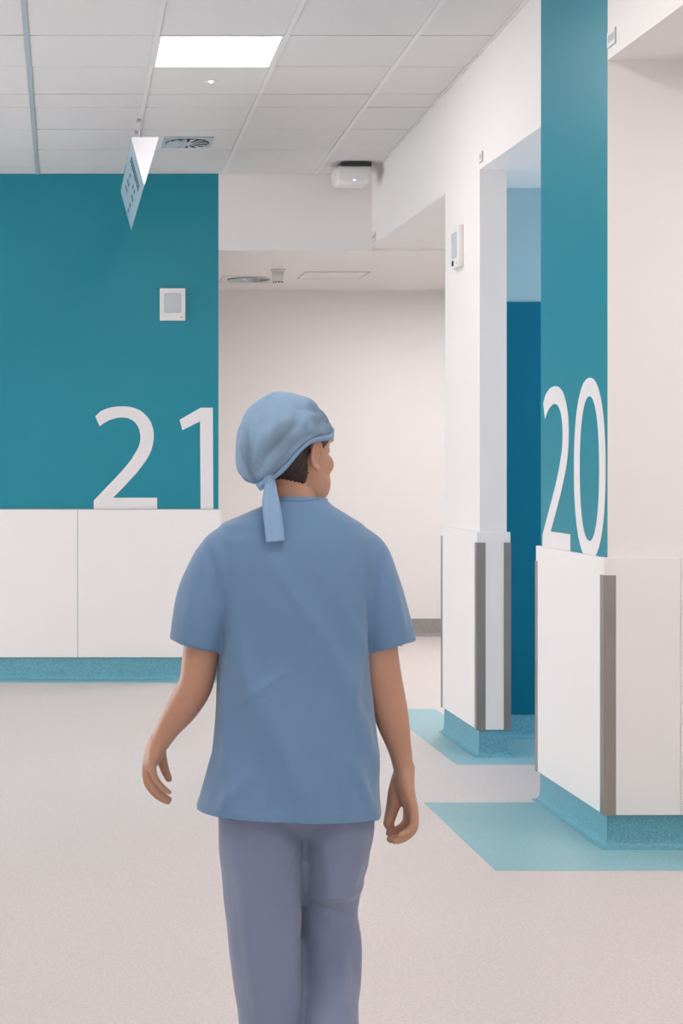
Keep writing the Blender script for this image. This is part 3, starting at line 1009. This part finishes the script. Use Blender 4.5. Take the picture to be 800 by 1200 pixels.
# cap hem band
bb = bmesh.new()
loop = []
for k in range(NP):
    ph = 2 * math.pi * k / NP
    v0 = me.vertices[k].co
    v1 = me.vertices[k + NP * 2].co
    loop.append((v0.copy(), (v1 - v0).normalized()))
ctr = sum((l_[0] for l_ in loop), Vector()) / NP
rr = []
for p, up in loop:
    out = (p - ctr).normalized()
    rr.append([bb.verts.new(q) for q in (p - up * 0.003 + out * 0.0025, p + up * 0.011 + out * 0.0035, p + up * 0.011 - out * 0.001, p - up * 0.003 - out * 0.001)])
for k in range(NP):
    a, b = rr[k], rr[(k + 1) % NP]
    for j in range(4):
        bb.faces.new((a[j], a[(j + 1) % 4], b[(j + 1) % 4], b[j]))
obj('cap_band', bb, M['tie'], cap, True)

def ribbon(pts, width, parent, name='cap_tie', th=0.0015):
    """pts: (point, across direction, width scale)"""
    bm = bmesh.new()
    R = []
    ps = resample([(p, w, 0) for p, w in pts], 6)
    for i, (p, w, _) in enumerate(ps):
        dd = (ps[min(i + 1, len(ps) - 1)][0] - ps[max(i - 1, 0)][0]).normalized()
        ac = Vector((1, 0.08, 0))
        ac = (ac - dd * ac.dot(dd)).normalized()
        nn = dd.cross(ac)
        h = width * w / 2
        row = []
        for j in range(7):
            s = -1 + 2 * j / 6
            row.append(bm.verts.new(p + ac * s * h + nn * (0.0022 * math.cos(s * 4.0 + i * 0.15))))
        R.append(row)
    for a, b in zip(R, R[1:]):
        for j in range(6):
            bm.faces.new((a[j], a[j + 1], b[j + 1], b[j]))
    o = obj(name, bm, M['tie'], parent, True)
    md = o.modifiers.new('s', 'SOLIDIFY')
    md.thickness = th
    return o
kn = bmesh.new()
blob(kn, Q(313, 556, -0.054), (0.012, 0.010, 0.013))
blob(kn, Q(310, 562, -0.057), (0.009, 0.008, 0.010))
obj('tie_knot', kn, M['tie'], cap, True)
ribbon([(Q(313, 556, -0.058), 0.4), (Q(312, 575, -0.070), 0.7), (Q(312, 592, -0.083), 0.95), (Q(314, 612, -0.092), 1.0), (Q(316, 632, -0.100), 1.0)], 0.038, cap)
ribbon([(Q(312, 557, -0.056), 0.45), (Q(306, 566, -0.056), 0.7), (Q(299, 572, -0.058), 0.7)], 0.02, cap)

# --- scrub top
def crease(p, a, b, w, h):
    """a soft ridge running from a to b in the (x, z) plane"""
    ax, az, bx_, bz = a[0], a[1], b[0], b[1]
    dx, dz = bx_ - ax, bz - az
    t_ = ((p.x - ax) * dx + (p.z - az) * dz) / (dx * dx + dz * dz)
    tt = max(0, min(1, t_))
    ds = math.hypot(p.x - ax - dx * tt, p.z - az - dz * tt)
    e = math.sin(math.pi * (0.12 + 0.76 * tt))
    return h * e * math.exp(-(ds / w) ** 2)
def qq(u, v):
    q = Q(u, v)
    return (q.x, q.z)
TOPC = [(qq(262, 690), qq(300, 860), 0.018, 0.006), (qq(425, 690), qq(395, 850), 0.018, 0.006), (qq(300, 800), qq(345, 930), 0.020, 0.005),
        (qq(380, 760), qq(440, 900), 0.016, 0.006), (qq(262, 770), qq(262, 930), 0.012, 0.005), (qq(320, 640), qq(290, 760), 0.020, 0.003),
        (qq(400, 880), qq(430, 945), 0.012, 0.005), (qq(240, 640), qq(262, 720), 0.010, -0.006), (qq(440, 640), qq(425, 720), 0.010, -0.006),
        (qq(225, 680), qq(215, 745), 0.010, 0.004), (qq(455, 680), qq(470, 740), 0.010, 0.004), (qq(280, 900), qq(250, 945), 0.012, 0.005),
        (qq(300, 640), qq(425, 820), 0.014, 0.0026), (qq(355, 650), qq(440, 790), 0.012, 0.0022), (qq(275, 820), qq(325, 780), 0.010, 0.002)]
def top_fold(p):
    s = sum(crease(p, *c) for c in TOPC)
    z = (H - p.z)
    low = max(0.0, min(1.0, (1.32 - p.z) / 0.5))
    n1 = noise.noise(Vector((p.x * 9 + p.z * 3.0, p.y * 9, p.z * 3.2)))
    n2 = noise.noise(Vector((p.x * 24 - p.z * 7, p.y * 20, p.z * 7 + 4)))
    s = s * 1.5 + 0.0085 * n1 * (0.4 + low) + 0.0040 * n2 * (0.5 + 0.5 * low)
    if p.z < H + (540 - 938) / 580:        # stitched hem
        s += 0.0010
    return s
tb = bmesh.new()
loft(tb, [(Q(349, 586, 0.002), 0.056, 0.056), (Q(348, 593), 0.068, 0.062), (Q(346, 602), 0.100, 0.070), (Q(343, 614), 0.142, 0.079), (Q(342, 632), 0.166, 0.090),
          (Q(342, 662), 0.166, 0.102), (Q(342, 700), 0.155, 0.110), (Q(343, 760), 0.150, 0.113), (Q(346, 820), 0.160, 0.116), (Q(347, 880), 0.170, 0.126),
          (Q(343, 925), 0.181, 0.134), (Q(340, 950), 0.187, 0.138), (Q(338, 985), 0.192, 0.142)], 48, 2.35)
tube(tb, [(Q(280, 640), 0.050, 0.055), (Q(262, 655), 0.058, 0.064), (Q(248, 690), 0.060, 0.068), (Q(237, 725), 0.058, 0.068), (Q(229, 757, 0.0), 0.057, 0.066)], 28, 5, cap=False)
tube(tb, [(Q(405, 638), 0.050, 0.055), (Q(422, 653), 0.058, 0.064), (Q(437, 690), 0.060, 0.068), (Q(448, 725), 0.057, 0.068), (Q(457, 758, 0.0), 0.055, 0.066)], 28, 5, cap=False)
top = remesh(tb, 'scrub_top', 0.0045, 3, M['scrub'], root, top_fold, (Q(340, 949), Vector((0.02, -0.0, 1)).normalized()))
md = top.modifiers.new('s', 'SOLIDIFY')
md.thickness = 0.0016
md.offset = -1
top['label'] = 'medium blue short-sleeved scrub top'
# collar binding
cbm = bmesh.new()
rg = []
for k in range(48):
    a = 2 * math.pi * k / 48
    c0 = Q(349, 587, 0.004)
    pth = c0 + Vector((0.0565 * math.cos(a), 0.054 * math.sin(a), 0.006 * -math.sin(a)))
    rg.append((pth, Vector((math.cos(a), math.sin(a), 0))))
rr = []
for p, o_ in rg:
    rr.append([cbm.verts.new(p + o_ * a + Vector((0, 0, b))) for a, b in ((0.004, -0.012), (0.004, 0.003), (-0.002, 0.004), (-0.003, -0.010))])
for k in range(48):
    a, b = rr[k], rr[(k + 1) % 48]
    for j in range(4):
        cbm.faces.new((a[j], a[(j + 1) % 4], b[(j + 1) % 4], b[j]))
obj('collar', cbm, M['scrub'], top, True)

# --- trousers
TRC = [(qq(275, 980), qq(300, 1180), 0.016, 0.004), (qq(408, 1072), qq(356, 1056), 0.008, -0.006), (qq(425, 1040), qq(365, 1046), 0.012, 0.005),
       (qq(405, 1090), qq(395, 1190), 0.014, 0.006), (qq(340, 975), qq(300, 1030), 0.012, 0.005), (qq(420, 965), qq(405, 1040), 0.012, 0.005),
       (qq(330, 1100), qq(345, 1200), 0.012, 0.004), (qq(375, 980), qq(385, 1050), 0.012, 0.004)]
def tr_fold(p):
    s = sum(crease(p, *c) for c in TRC)
    n1 = noise.noise(Vector((p.x * 11, p.y * 11, p.z * 4 + 9)))
    n2 = noise.noise(Vector((p.x * 26 + p.z * 6, p.y * 22, p.z * 12)))
    return s * 1.5 + 0.0065 * n1 + 0.0038 * n2
pb = bmesh.new()
loft(pb, [(Q(344, 890), 0.145, 0.095), (Q(344, 925), 0.152, 0.102), (Q(346, 945), 0.110, 0.095), (Q(348, 962), 0.050, 0.070), (Q(351, 978), 0.016, 0.04)], 44, 2.4)
tube(pb, [(Q(298, 900), 0.072, 0.090), (Q(300, 945), 0.080, 0.098), (Q(303, 985), 0.084, 0.098), (Q(306, 1030), 0.083, 0.094), (Q(310, 1090, 0.0), 0.0765, 0.088), (Q(314, 1150), 0.069, 0.080),
          (Q(317, 1210), 0.063, 0.074), (Q(320, 1280), 0.058, 0.07), (Q(321, 1352), 0.056, 0.072)], 30, 5, cap=False)
tube(pb, [(Q(392, 900), 0.068, 0.088), (Q(393, 945), 0.076, 0.096), (Q(394, 985, 0.01), 0.072, 0.092), (Q(390, 1030, 0.035), 0.064, 0.084), (Q(390, 1070, 0.058), 0.058, 0.078), (Q(390, 1105, 0.06), 0.062, 0.076),
          (Q(389, 1150, 0.03), 0.061, 0.074), (Q(386, 1200, -0.02), 0.057, 0.070), (Q(384, 1260, -0.09), 0.055, 0.066), (Q(383, 1304, -0.15), 0.054, 0.064)], 30, 5, cap=False)
tr = remesh(pb, 'scrub_trousers', 0.0050, 5, M['trouser'], root, tr_fold)
tr['label'] = 'loose grey-blue scrub trousers'

# shoes (below the frame): left flat on the floor, right pushing off on its toes
def shoe(c, pitch):
    bm = bmesh.new()
    loft(bm, [(Vector((0, 0.03, 0)), 0.042, 0.125), (Vector((0, 0.03, 0.02)), 0.046, 0.128), (Vector((0, 0.028, 0.035)), 0.044, 0.122), (Vector((0, 0.005, 0.055)), 0.038, 0.092), (Vector((0, -0.03, 0.085)), 0.034, 0.055)], 28, 2.4)
    bmesh.ops.transform(bm, matrix=Matrix.Translation(c) @ Matrix.Translation((0, 0.11, 0)) @ Matrix.Rotation(pitch, 4, 'X') @ Matrix.Translation((0, -0.11, 0)), verts=bm.verts)
    return obj('shoe', bm, M['shoe'], root, True)
shoe(Vector((Q(322, 0).x, 0.0, 0.0)), 0)
shoe(Vector((Q(384, 0).x, -0.20, 0.006)), math.radians(-42))
